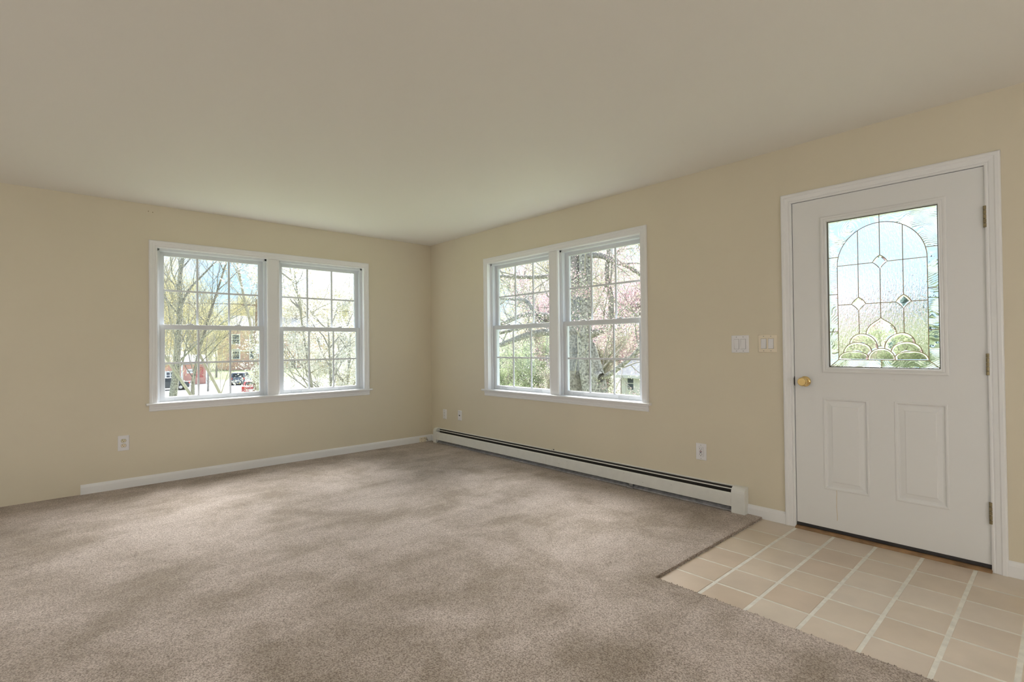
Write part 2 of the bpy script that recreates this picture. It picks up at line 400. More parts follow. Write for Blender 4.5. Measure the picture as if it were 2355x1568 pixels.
# ------------------------------------------------------------------ windows
def make_window(name, loc, rz):
    w = tag(empty(name, loc, rz), kind='structure')
    casing(w, -.9705, .9705, .712, 2.078, 'trim_white')
    # stool with a rounded nose, apron below it
    MB().prism([(.05, .694), (.05, .713), (-.034, .713), (-.040, .709), (-.041, .701), (-.037, .695), (-.030, .694)], -1.055, 1.055, 'x').build('stool', 'trim_white', w)
    MB().prism([(0, .694), (-.017, .694), (-.017, .684), (-.013, .678), (-.013, .664), (-.010, .659), (-.013, .654), (-.011, .643), (0, .640)], -1.0325, 1.0325, 'x').build('apron', 'trim_white', w)
    b = MB().box(-.0525, .0525, .002, .14, .713, 2.078)
    for sg in (-1, 1): b.box(sg*.0525-.006, sg*.0525+.006, .004, .02, .713, 2.078)
    b.build('mullion', 'trim_white', w, .0015)
    for sg in (-1, 1):
        a0, a1 = (-.9705, -.0525) if sg < 0 else (.0525, .9705)
        jb = MB()
        jb.box(a0-.012, a0-.002, -.001, .05, .70, 2.09); jb.box(a1+.002, a1+.012, -.001, .05, .70, 2.09); jb.box(a0, a1, -.001, .05, 2.080, 2.09)
        jb.build('jamb_extension', 'trim_white', w)
        # vinyl frame with a track rib
        fb = MB()
        fb.box(a0-.01, a0+.020, .040, .14, .713, 2.085); fb.box(a1-.020, a1+.01, .040, .14, .713, 2.085)
        fb.box(a0, a1, .040, .14, 2.060, 2.085); fb.box(a0, a1, .045, .16, .690, .716)
        fb.box(a0+.020, a0+.026, .047, .053, .716, 2.06); fb.box(a1-.026, a1-.020, .047, .053, .716, 2.06)
        fb.box(a0+.020, a0+.026, .088, .093, .716, 2.06); fb.box(a1-.026, a1-.020, .088, .093, .716, 2.06)
        fb.build('vinyl_frame', 'vinyl_white', w, .001)
        for upper in (False, True):
            d0, d1 = (.095, .124) if upper else (.056, .086)
            z0, z1, g0, g1 = (1.362, 2.062, 1.400, 2.029) if upper else (.714, 1.404, .751, 1.363)
            e0, e1 = a0+.022, a1-.022; q0, q1 = e0+.037, e1-.037
            sb = MB().box(e0, q0, d0, d1, z0, z1).box(q1, e1, d0, d1, z0, z1).box(q0, q1, d0, d1, z0, g0).box(q0, q1, d0, d1, g1, z1)
            # glazing bead
            sb.box(q0, q0+.005, d0+.006, d1-.004, g0, g1).box(q1-.005, q1, d0+.006, d1-.004, g0, g1).box(q0, q1, d0+.006, d1-.004, g0, g0+.004).box(q0, q1, d0+.006, d1-.004, g1-.004, g1)
            sash = sb.build('upper_sash' if upper else 'lower_sash', 'vinyl_white', w, .0012)
            dm = (d0+d1)/2; mu = .0085; us = [q0, q0+(q1-q0)/3, q0+2*(q1-q0)/3, q1]; zm = (g0+g1)/2
            for u in us[1:3]: box('muntin', 'vinyl_white', u-mu, u+mu, dm-.004, dm+.004, g0, g1, sash)
            box('muntin', 'vinyl_white', q0, q1, dm-.0035, dm+.0035, zm-mu, zm+mu, sash)
            for i in range(3):
                for z_a, z_b in ((g0, zm), (zm, g1)):
                    box('glass_pane', 'window_glass', us[i]+.004, us[i+1]-.004, dm-.0015, dm+.0015, z_a+.003, z_b-.003, sash)
            if not upper:
                for u in (q0+.13, q1-.16):
                    lb = MB().box(u-.055, u+.055, d0-.006, d0, .722, .7255).box(u-.055, u-.051, d0-.005, d0, .7255, .738).box(u+.051, u+.055, d0-.005, d0, .7255, .738).box(u-.055, u+.055, d0-.003, d0, .7365, .738)
                    lb.build('lift_tab', 'vinyl_white', sash)
                for u in ((q0*.75+q1*.25), (q0*.25+q1*.75)):
                    MB().box(u-.028, u+.028, d0+.004, d0+.024, z1, z1+.006).box(u-.006, u+.022, d0+.006, d0+.016, z1+.006, z1+.013).build('sash_lock', 'vinyl_white', sash, .001)
    return w
make_window('window_1', (0, -1.8725, 0), PI/2)
make_window('window_2', (2.0958, 0, 0), 0)

# ------------------------------------------------------------------ door
DX = 4.6657          # slab centre
door = tag(empty('door_1', (DX, 0, 0)), kind='structure')
SLW = .457; SB, ST = .0304, 2.0754
casing(door, -.4621, .4583, 0, 2.0774, 'trim_white')
jb = MB().box(-.483, -.4605, -.002, WT, 0, 2.10).box(.4605, .483, -.002, WT, 0, 2.10).box(-.483, .483, -.002, WT, 2.0785, 2.10)
jb.build('jamb', 'trim_white', door)
st = MB().box(-.4605, -.447, .050, .062, .03, 2.0785).box(.447, .4605, .050, .062, .03, 2.0785).box(-.447, .447, .050, .062, 2.062, 2.0785)
st.build('door_stop', 'trim_white', door)
# slab with an opening for the light and shallow pockets for the two panels
LG = (-.263, .2715, 1.026, 1.922)
PN = [(-.2955, -.0645, .277, .833), (.0655, .2935, .280, .836)]
b = MB()
us = sorted({-SLW, SLW, LG[0], LG[1], *[q[0] for q in PN], *[q[1] for q in PN]}); zs = sorted({SB, ST, LG[2], LG[3], *[q[2] for q in PN], *[q[3] for q in PN]})
for i in range(len(us)-1):
    for k in range(len(zs)-1):
        uc, zc = (us[i]+us[i+1])/2, (zs[k]+zs[k+1])/2
        if LG[0] < uc < LG[1] and LG[2] < zc < LG[3]: continue
        inp = any(q[0] < uc < q[1] and q[2] < zc < q[3] for q in PN)
        b.box(us[i], us[i+1], .014 if inp else .002, .046, zs[k], zs[k+1])
b.build('slab', 'door_white', door)
for x0, x1, z0, z1 in PN:
    rc = [(x0+a, x1-a, z0+a, z1-a, y) for a, y in ((-.004, .0016), (0, -.0012), (.006, -.0012), (.010, .003), (.014, .0085), (.022, .0085), (.044, .0035), (.048, .0005), (.050, .0005))]
    MB().rings(rc).build('panel', 'door_white', door)
# moulded frame round the light
x0, x1, z0, z1 = LG
prof = [(-.034, .003), (-.034, -.006), (-.028, -.010), (-.020, -.010), (-.017, -.007), (-.012, -.010), (-.004, -.010), (.000, -.004), (.002, .012)]
rc = [(x0+a, x1-a, z0+a, z1-a, y) for a, y in prof]
MB().rings(rc, close=False).build('light_frame', 'door_white', door)
rc = [(x0+a, x1-a, z0+a, z1-a, y) for a, y in ((.0, .004), (.005, .004), (.005, .012))]
MB().rings(rc, close=False).build('glazing_seal', 'seal_dark', door)
MB().rings([(x0-.034, x1+.034, z0-.034, z1+.034, .046), (x0-.034, x1+.034, z0-.034, z1+.034, .056), (x0+.004, x1-.004, z0+.004, z1-.004, .056), (x0+.004, x1-.004, z0+.004, z1-.004, .02)], close=False).build('outer_light_frame', 'door_white', door)
# leaded light, local u about the light's centre line
CU = .0043
def ell(cx, cz, a, b, t0, t1, n=10): return [(cx+a*math.cos(t0+(t1-t0)*i/n), cz+b*math.sin(t0+(t1-t0)*i/n)) for i in range(n+1)]
def fan(l, pk, r): return ell(pk[0], l[1], pk[0]-l[0], pk[1]-l[1], PI, PI/2) + ell(pk[0], r[1], r[0]-pk[0], pk[1]-r[1], PI/2, 0)[1:]
def bez(p0, p1, p2, p3, n=10):
    return [tuple((1-t_)**3*a+3*(1-t_)**2*t_*b_+3*(1-t_)*t_*t_*c+t_**3*d for a, b_, c, d in zip(p0, p1, p2, p3)) for t_ in [i/n for i in range(n+1)]]
def cut(curve, ua, ub):
    """stretch of a fan curve between ua and ub, in that order"""
    lo, hi = min(ua, ub), max(ua, ub)
    us_ = [q[0] for q in curve]; vs_ = [q[1] for q in curve]
    f = lambda u: float(np.interp(u, us_, vs_))
    mid = [q for q in curve if lo+1e-4 < q[0] < hi-1e-4]
    out = [(lo, f(lo))] + mid + [(hi, f(hi))]
    return out if ua < ub else out[::-1]
BASE = 1.073
fM = fan((-.066, BASE), (0, 1.141), (.066, BASE))
fC = fan((-.216, BASE+.003), (-.145, 1.124), (-.064, 1.089))
fB = fan((-.189, 1.114), (-.12, 1.177), (-.046, 1.122))
fA = fan((-.157, 1.167), (-.098, 1.228), (-.016, 1.139))
arch = ell(0, 1.643, .216, .231, PI, 0, 40)
petal = bez((0, 1.320), (-.014, 1.296), (-.070, 1.288), (-.074, 1.2235))
OU, OB, OT = .2625, 1.030, 1.918
def dia(cu, cv):
    return {'t': (cu, cv+.040), 'b': (cu, cv-.040), 'l': (cu-.036, cv), 'r': (cu+.036, cv)}
d1, d2 = dia(0, 1.643), dia(-.108, 1.405)
def de(d, a, b):
    """lozenge edge from corner a to b: upper edges bow outwards, lower ones inwards"""
    (x0, z0), (x1, z1) = d[a], d[b]; cx, cz = d['t'][0], (d['t'][1]+d['b'][1])/2; k = .0045 if 't' in (a, b) else -.0030
    mx_, mz = (x0+x1)/2, (z0+z1)/2; L = math.hypot(mx_-cx, mz-cz); nx, nz_ = (mx_-cx)/L, (mz-cz)/L
    return [(x0+(x1-x0)*t_+nx*k*4*t_*(1-t_), z0+(z1-z0)*t_+nz_*k*4*t_*(1-t_)) for t_ in (0, .25, .5, .75, 1)]
def arc_between(ua, ub): return cut(arch, ua, ub)
left = {
 'swirl': [
   [(-OU, 1.698)] + [(-OU, OT), (0, OT)] + arc_between(0, -.2159) + [(-.216, 1.698-.0)][:0] + [(-.216, 1.643), (-.216, 1.640)][:1] + [],
   [(-OU, 1.471), (-OU, 1.643), (-.216, 1.643), (-.216, 1.471)],
   [(-OU, 1.243), (-OU, 1.471), (-.216, 1.471), (-.216, 1.243)],
   [(-OU, OB), (-OU, 1.243), (-.216, 1.243), (-.216, BASE)],
   [(-OU, OB), (-.216, BASE), (0, BASE), (0, OB)]],
 'rain': [
   [(-.216, 1.643)] + arc_between(-.2159, -.108) + [(-.108, 1.643)],
   [(-.108, 1.643)] + arc_between(-.108, 0) + de(d1, 't', 'l'),
   [(-.216, 1.405), (-.216, 1.643), (-.108, 1.643)] + de(d2, 't', 'l'),
   [d2['t'], (-.108, 1.643)] + de(d1, 'l', 'b') + [(0, 1.405)] + de(d2, 'r', 't')[:-1],
   [(-.216, 1.405)] + de(d2, 'l', 'b') + cut(fA, -.108, -.157) + cut(fB, -.157, -.189)[1:] + cut(fC, -.189, -.216)[1:],
   de(d2, 'b', 'r') + [(0, 1.405)] + petal + cut(fA, -.074, -.108)[1:]],
 'bevel': [
   de(d2, 't', 'r') + de(d2, 'r', 'b')[1:] + de(d2, 'b', 'l')[1:] + de(d2, 'l', 't')[1:-1],
   fA + cut(fM, -.016, -.046)[1:] + cut(fB, -.046, -.157)[1:-1],
   fB + cut(fM, -.046, -.064)[1:] + cut(fC, -.064, -.189)[1:-1],
   fC + cut(fM, -.064, -.066)[1:]]}
# first swirl pane: from the top corner down to the crossing bar, hugging the arch
left['swirl'][0] = [(-OU, 1.643), (-OU, OT), (0, OT)] + arc_between(0, -.2155) + [(-.216, 1.643)]
centre = {'bevel': [de(d1, 't', 'r') + de(d1, 'r', 'b')[1:] + de(d1, 'b', 'l')[1:] + de(d1, 'l', 't')[1:-1], fM,
   petal + cut(fA, -.074, -.016)[1:] + cut(fM, -.016, .016)[1:] + [(-u, v) for u, v in cut(fA, -.074, -.016)[::-1]] + [(-u, v) for u, v in petal[::-1]][1:-1]]}
Y0, Y1 = .016, .021
def pane(poly, kind):
    q = []
    for u, v in poly:
        if not q or (abs(u-q[-1][0]) + abs(v-q[-1][1])) > 3e-4: q.append((u, v))
    if abs(q[0][0]-q[-1][0])+abs(q[0][1]-q[-1][1]) < 3e-4: q.pop()
    q = [(u+CU, v) for u, v in q]; b = MB()
    if kind == 'bevel':
        n = len(q); cu = sum(a for a, _ in q)/n; cv = sum(a for _, a in q)/n
        ins = []
        for u, v in q:
            d = math.hypot(u-cu, v-cv); k = max(0.0, 1-.010/d) if d > .014 else .45
            ins.append((cu+(u-cu)*k, cv+(v-cv)*k))
        vs = [(u, Y1, v) for u, v in q] + [(u, Y1-.0015, v) for u, v in q] + [(u, Y0-.0025, v) for u, v in ins]
        fs = [(i, (i+1) % n, n+(i+1) % n, n+i) for i in range(n)] + [(n+i, n+(i+1) % n, 2*n+(i+1) % n, 2*n+i) for i in range(n)]
        fs += [tuple(x) for x in tessellate_polygon([[Vector((u, v, 0)) for u, v in q]])] + [tuple(2*n+i for i in x) for x in tessellate_polygon([[Vector((u, v, 0)) for u, v in ins]])]
        b.add(vs, fs)
    else: b.prism(q, Y0, Y1, 'y')
    return b.build('glass_pane', 'glass_'+kind, door)
mir = lambda pl: [(-u, v) for u, v in pl]
for kind, pls in left.items():
    for pl in pls: pane(pl, kind); pane(mir(pl), kind)
for pl in centre['bevel']: pane(pl, 'bevel')
cm = MB()
def came(pl, r=.0023): cm.tube([(u+CU, Y0-.001, v) for u, v in pl], r, 6)
for S in (1, -1):
    q = lambda pl: [(S*u, v) for u, v in pl]
    for pl in ([(-.216, BASE), (-.216, 1.643)], [(-OU, OB), (-.216, BASE)], [(-.108, 1.843), d2['t']], [d2['b'], (-.108, 1.228)], [(-.216, 1.643), (-.108, 1.643), d1['l']],
               [(-.216, 1.405), d2['l']], [d2['r'], (0, 1.405)], fA, fB, fC, petal, de(d2, 't', 'r') + de(d2, 'r', 'b')[1:] + de(d2, 'b', 'l')[1:] + de(d2, 'l', 't')[1:],
               [(-OU, 1.471), (-.216, 1.471)], [(-OU, 1.243), (-.216, 1.243)], [(-OU, 1.698), (-.2095, 1.698)]): came(q(pl))
came(arch); came(fM); came([(0, OT), d1['t']]); came([d1['b'], (0, 1.32)]); came([(0, OB), (0, BASE)]); came([(-.216, BASE), (.216, BASE)])
came(de(d1, 't', 'r') + de(d1, 'r', 'b')[1:] + de(d1, 'b', 'l')[1:] + de(d1, 'l', 't')[1:]); came([(-OU, OB), (-OU, OT), (OU, OT), (OU, OB), (-OU, OB)], .002)
cm.build('came', 'came_brass', door)
# knob, latch plate, hinges, plug
KX, KZ = 4.269-DX+.0, .933
kn = MB().lathe([(.006, -.066), (.022, -.066), (.026, -.062), (.0285, -.054), (.0275, -.046), (.020, -.036), (.013, -.030), (.012, -.016), (.016, -.010)], 32, 'y', (KX, .002, KZ))
kn = smooth_by_angle(kn.build('knob', 'brass', door), .5)
smooth_by_angle(MB().lathe([(.012, -.013), (.024, -.012), (.031, -.008), (.033, -.003), (.033, 0)], 32, 'y', (KX, .002, KZ)).build('rose', 'brass', kn), .5)
MB().lathe([(.004, -.0668), (.010, -.0668), (.010, -.060)], 16, 'y', (KX, .002, KZ)).box(KX-.0012, KX+.0012, -.0655, -.062, KZ-.006, KZ+.006).build('lock_button', 'brass', kn)
MB().box(-.4605, -.4572, -.002, .03, KZ-.030, KZ+.030).box(-.4640, -.4600, -.0035, 0, KZ-.022, KZ+.022).build('strike_plate', 'rubber_black', door)
for zc in (1.814, 1.057, .2995):
    h = MB().box(.4568, .4607, -.002, .03, zc-.052, zc+.052).build('hinge', 'old_brass', door)
    for i in range(5):
        za = zc-.056+i*.0224
        smooth_by_angle(MB().lathe([(.0055, za+.0006), (.0075, za+.0012), (.0075, za+.0212), (.0055, za+.0218)], 12, 'z', (.4588, -.0075, 0)).build('knuckle', 'old_brass', h), .5)
MB().lathe([(.002, -.0016), (.0055, -.001), (.006, 0)], 14, 'y', (.064, .002, .962)).build('plug', 'door_white', door)
# sweep and threshold below the slab
MB().box(-SLW, SLW, .000, .046, .016, SB+.004).build('door_sweep', 'rubber_black', door)
MB().prism([(-.030, -.004), (-.030, .003), (-.022, .007), (-.004, .012), (.15, .016), (.15, -.004)], -.4605, .4605, 'x').build('threshold', 'threshold_wood', door)

# ------------------------------------------------------------------ baseboard heater
HX0, HX1, SEAM = .125, 3.902, 2.036
he = tag(empty('baseboard_heater', ((HX0+HX1)/2, 0, CT)), 'long white metal baseboard heater under the window on the right wall', 'heater')
hx = lambda x: x-(HX0+HX1)/2
a0, a1 = hx(HX0+.02), hx(HX1-.02)
MB().prism([(0, .0), (-.003, .0), (-.003, .163), (-.009, .166), (-.011, .170), (-.006, .174), (0, .174)], a0, a1, 'x').build('back_panel', 'heater_enamel', he)
MB().prism([(-.003, .02), (-.006, .02), (-.006, .163), (-.003, .163)], a0, a1, 'x').build('inner_back', 'heater_dark', he)
MB().prism([(-.026, .1545), (-.033, .150), (-.0335, .152), (-.0265, .1565)], a0, a1, 'x').build('damper', 'heater_enamel', he)
for q0_, q1_ in ((a0, hx(SEAM)-.0008), (hx(SEAM)+.0008, a1)):
    MB().prism([(-.0585, .040), (-.0605, .040), (-.0615, .122), (-.0600, .129), (-.0550, .133), (-.0500, .133), (-.0500, .131), (-.0545, .131), (-.0585, .127), (-.0595, .120)], q0_, q1_, 'x').build('front_cover', 'heater_enamel', he)
MB().prism([(-.0613, .042), (-.0622, .042), (-.0628, .122), (-.0615, .128), (-.0600, .129), (-.0612, .122)], hx(SEAM)-.038, hx(SEAM)-.002, 'x').build('splice_strip', 'heater_enamel', he)
MB().prism([(-.052, .004), (-.052, .012), (-.050, .012), (-.0485, .006), (-.022, .026), (-.022, .023), (-.046, .004)], a0, a1, 'x').build('bottom_deflector', 'heater_metal', he)
el = MB().tube([(a0, -.030, .072), (a1, -.030, .072)], .011, 8)
x = a0+.12
while x < a1-.12:
    el.box(x, x+.0012, -.054, -.008, .036, .108); x += .011
el.build('heating_element', 'heater_dark', he)
capp = [(0, -.006), (-.0645, -.006), (-.0645, .138), (-.0625, .150), (-.056, .163), (-.046, .172), (-.034, .177), (0, .178)]
for nm, q0_, q1_ in (('end_cap', hx(HX0), hx(HX0+.058)), ('end_cap', hx(HX1-.092), hx(HX1))):
    MB().prism(capp, q0_, q1_, 'x').build(nm, 'heater_enamel', he, .0015)
MB().box(hx(2.952), hx(3.008), -.064, -.020, .003, .006).box(hx(2.952), hx(3.008), -.066, -.063, .002, .016).box(hx(2.962), hx(2.998), -.05, -.03, .006, .045).build('bracket', 'galvanised', he)
for x_, z_ in ((1.05, .105), (1.62, .06), (2.3, .11), (2.2, .075), (2.92, .115), (3.1, .07), (3.35, .1)):
    MB().lathe([(.0005, -.0624), (.0022, -.0618), (.0022, -.0600)], 8, 'y', (hx(x_), 0, z_)).build('chip', 'slot_grey', he)
wr = tag(empty('wire_stub', (2.085, -.002, .19)), 'thin bent wire stub poking out just above the heater seam', 'wire')
MB().tube([(0, .004, .0), (-.002, -.004, .004), (-.010, -.010, .004), (-.020, -.014, -.004), (-.026, -.016, -.014)], .0011, 6).build('wire', 'slot_grey', wr)
MB().lathe([(.0015, -.012), (.0045, -.010), (.0045, -.004), (.001, .001)], 10, 'y', (.001, 0, .002)).build('wire_tip', 'slot_dark', wr)

# ------------------------------------------------------------------ wall plates (local: u right, -y into the room)
def plate(name, loc, rz, label, cat, w, h, m, group=None):
    e = tag(empty(name, loc, rz), label, cat, group)
    rc = [(-w/2+a, w/2-a, -h/2+a, h/2-a, y) for a, y in ((0, 0), (0, -.0025), (.003, -.0055), (.006, -.006))]
    MB().rings(rc).build('cover_plate', m, e); return e
def screw(e, u, z, m='slot_grey', r=.0028): MB().lathe([(.0006, -.0072), (r, -.0068), (r, -.0058)], 10, 'y', (u, 0, z)).build('screw', m, e)
def slots(par, u, z, y, k=1.0):
    MB().box(u-.0075*k-.0012, u-.0075*k+.0012, y-.0006, y, z+.001, z+.009).build('slot', 'slot_dark', par)
    MB().box(u+.0075*k-.0010, u+.0075*k+.0010, y-.0006, y, z+.002, z+.008).build('slot', 'slot_dark', par)
    MB().lathe([(.0026, y-.0006), (.0026, y)], 10, 'y', (u, 0, z-.006)).build('ground_hole', 'slot_dark', par)
e = plate('duplex_outlet', (0, -3.083, .3925), PI/2, 'white duplex outlet with ivory sockets on the left wall', 'outlet', .078, .126, 'plate_white')
for z, m_ in ((.0205, 'ivory'), (-.0205, 'plate_almond')):
    pts = [(.0172*math.cos(a), z+max(-.0135, min(.0135, .0172*math.sin(a)))) for a in [2*PI*i/28 for i in range(28)]]
    r_ = MB().prism(pts, -.0085, -.005, 'y').build('socket', m_, e)
    ring = MB().tube([(u*1.05, -.0062, z+(v-z)*1.05) for u, v in pts]+[(pts[0][0]*1.05, -.0062, z+(pts[0][1]-z)*1.05)], .0009, 4).build('socket_gap', 'slot_grey', r_)
    slots(r_, 0, z, -.0085)
screw(e, 0, 0, 'ivory')
e = plate('gfci_outlet', (3.564, 0, .386), 0, 'white outlet with dark test and reset buttons beside the heater end', 'outlet', .080, .121, 'plate_white')
b_ = MB().rings([(-.0172, .0172, -.034, .034, -.005), (-.0172, .0172, -.034, .034, -.0085), (-.0158, .0158, -.0326, .0326, -.0092)]).build('socket', 'plate_white', e)
MB().rings([(-.0180, .0180, -.0348, .0348, -.0058), (-.0180, .0180, -.0348, .0348, -.0064), (-.0170, .0170, -.0338, .0338, -.0064)], close=False).build('socket_gap', 'slot_grey', b_)
for z in (.018, -.022):
    MB().box(-.008, -.0058, -.0098, -.009, z, z+.009).build('slot', 'slot_dark', b_); MB().box(.0058, .008, -.0098, -.009, z, z+.008).build('slot', 'slot_dark', b_)
    MB().lathe([(.0028, -.0098), (.0028, -.009)], 10, 'y', (0, 0, z-.0055)).build('ground_hole', 'slot_dark', b_)
MB().box(-.0085, .0085, -.0105, -.009, .0010, .0055).build('reset_button', 'button_red', b_); MB().box(-.0065, .0065, -.0105, -.009, -.0085, -.0035).build('test_button', 'slot_dark', b_)
screw(e, 0, .0485); screw(e, 0, -.0485)
e = plate('wall_outlet', (.289, 0, .366), 0, 'small white outlet plate on the right wall nearest the room corner', 'outlet', .072, .116, 'plate_white')
b_ = MB().rings([(-.0165, .0165, -.033, .033, -.005), (-.0165, .0165, -.033, .033, -.0078)]).build('socket', 'plate_white', e)
for z in (.016, -.018): slots(b_, 0, z, -.0078)
screw(e, 0, .0475); screw(e, 0, -.0475)
e = plate('cable_jack', (.592, 0, .3775), 0, 'white blank wall plate with one black cable jack in the middle', 'wall plate', .072, .116, 'plate_white')
MB().lathe([(.003, -.013), (.0055, -.013), (.0055, -.0085), (.0075, -.0085), (.0075, -.005)], 12, 'y', (0, 0, 0)).build('jack', 'slot_dark', e)
screw(e, 0, .042); screw(e, 0, -.042)
def rocker(name, loc, label, m, mr, tilts):
    e = plate(name, loc, 0, label, 'switch', .120, .120, m, None)
    for u, tl in zip((-.023, .023), tilts):
        MB().rings([(u-.0178, u+.0178, -.0345, .0345, -.0055), (u-.0178, u+.0178, -.0345, .0345, -.0064), (u-.0165, u+.0165, -.0332, .0332, -.0064)], close=False).build('rocker_gap', 'slot_grey', e)
        d = .003*tl
        MB().add([(u-.0165, -.005, -.0332), (u+.0165, -.005, -.0332), (u+.0165, -.005, .0332), (u-.0165, -.005, .0332),
                  (u-.016, -.0085-d, -.0327), (u+.016, -.0085-d, -.0327), (u+.016, -.0085+d, .0327), (u-.016, -.0085+d, .0327)],
                 [(0,1,5,4),(1,2,6,5),(2,3,7,6),(3,0,4,7),(4,5,6,7),(0,3,2,1)]).build('rocker', mr, e)
        screw(e, u, .0485); screw(e, u, -.0485)
rocker('light_switch', (3.8615, 0, 1.1745), 'white double rocker switch plate farther from the door', 'plate_white', 'plate_white', (-.4, .8))
rocker('light_switch', (4.044, 0, 1.176), 'almond double rocker switch plate with white rockers beside the door casing', 'plate_almond', 'plate_white', (.9, .9))
# telephone box on the baseboard near the corner
pj = tag(empty('phone_box', (.018, -.150, .045), PI/2), 'small beige telephone box with loose wires on the baseboard by the corner', 'phone jack')
MB().box(-.042, .042, -.024, .002, -.030, .026).build('cover', 'plate_almond', pj, .003)
for u, z in ((-.030, -.016), (-.026, .014), (.012, .018), (.026, .006), (.020, -.018)): MB().lathe([(.001, -.0262), (.0035, -.0255), (.0035, -.023)], 8, 'y', (u, 0, z)).build('terminal', 'slot_dark', pj)
MB().tube([(.042, -.012, .010), (.052, -.020, .016), (.058, -.014, .004), (.056, -.010, -.010), (.064, -.016, -.016), (.074, -.012, -.010)], .0022, 6).build('wire', 'threshold_wood', pj)
MB().tube([(.042, -.016, -.006), (.050, -.024, .002), (.060, -.022, -.014), (.070, -.020, -.020)], .0018, 6).build('wire', 'rubber_black', pj)
for y_, z_ in ((-2.907, 2.387), (-2.876, 2.382)):
    n_ = MB().lathe([(.0012, -.010), (.004, -.0095), (.004, -.0085), (.0015, -.008), (.0015, .002)], 10, 'x').build('wall_nail', 'old_brass')
    n_.rotation_euler = (0, 0, PI); n_.location = (0, y_, z_)
    tag(n_, 'small nail left in the wall above the left window', 'nail', 'nails above the left window')

# ------------------------------------------------------------------ fill lamps added behind the camera, unseen, to brighten the room
def added_fill_lamp(loc, label):
    e = tag(empty('added_fill_lamp', loc), label, 'lamp', 'added fill lamps, unseen in the rear of the room')
    MB().lathe([(.15, 0), (.15, .015), (.03, .035), (.012, .05)], 24, 'z').build('base', 'fill_lamp_metal', e)
    MB().tube([(0, 0, .03), (0, 0, 0.92)], .011, 10).build('pole', 'fill_lamp_metal', e)
    smooth_by_angle(MB().lathe([(.02, .90)] + [(.17*math.sin(a), 1.08-.17*math.cos(a)) for a in [PI*(.06+.88*i/12) for i in range(13)]] + [(.02, 1.25)], 20, 'z').build('globe', 'fill_lamp_globe', e))
for lx, ly, ld in ((7.3, -2.0, 'near the entry'), (7.3, -4.6, 'near the side wall'), (5.2, -6.2, 'by the back wall'), (2.4, -6.2, 'in the rear left part of the room')):
    added_fill_lamp((lx, ly, CT), 'added unseen fill lamp with frosted globe ' + ld)

# ================================================================== outdoors
def sstep(a, b, x):
    t_ = max(0., min(1., (x-a)/(b-a))); return t_*t_*(3-2*t_)
def gz(x, y):
    w = sstep(-2, -18, x)
    near = -1.15-1.1*sstep(5, 26, y)
    z = near*(1-w) + -3.5*w
    z += .8*sstep(-84, -92, x) + 4*sstep(-118, -230, x)
    z += 7*sstep(45, 150, y)
    return z
xs = sorted({*np.linspace(-240, -90, 31), *np.linspace(-90, -20, 24), *np.linspace(-20, 12, 22), *np.linspace(12, 70, 12)})
ys = sorted({*np.linspace(-70, -12, 12), *np.linspace(-12, 40, 30), *np.linspace(40, 190, 22)})
tb = MB(); tb.add([(x, y, gz(x, y)) for x in xs for y in ys], [(i*len(ys)+k, (i+1)*len(ys)+k, (i+1)*len(ys)+k+1, i*len(ys)+k+1) for i in range(len(xs)-1) for k in range(len(ys)-1)])
tag(tb.build('ground', 'grass_ground', smooth=True), kind='structure')
tag(box('car_park', 'asphalt', -83, -24, -14, 27.5, -3.7, -3.47), kind='structure')

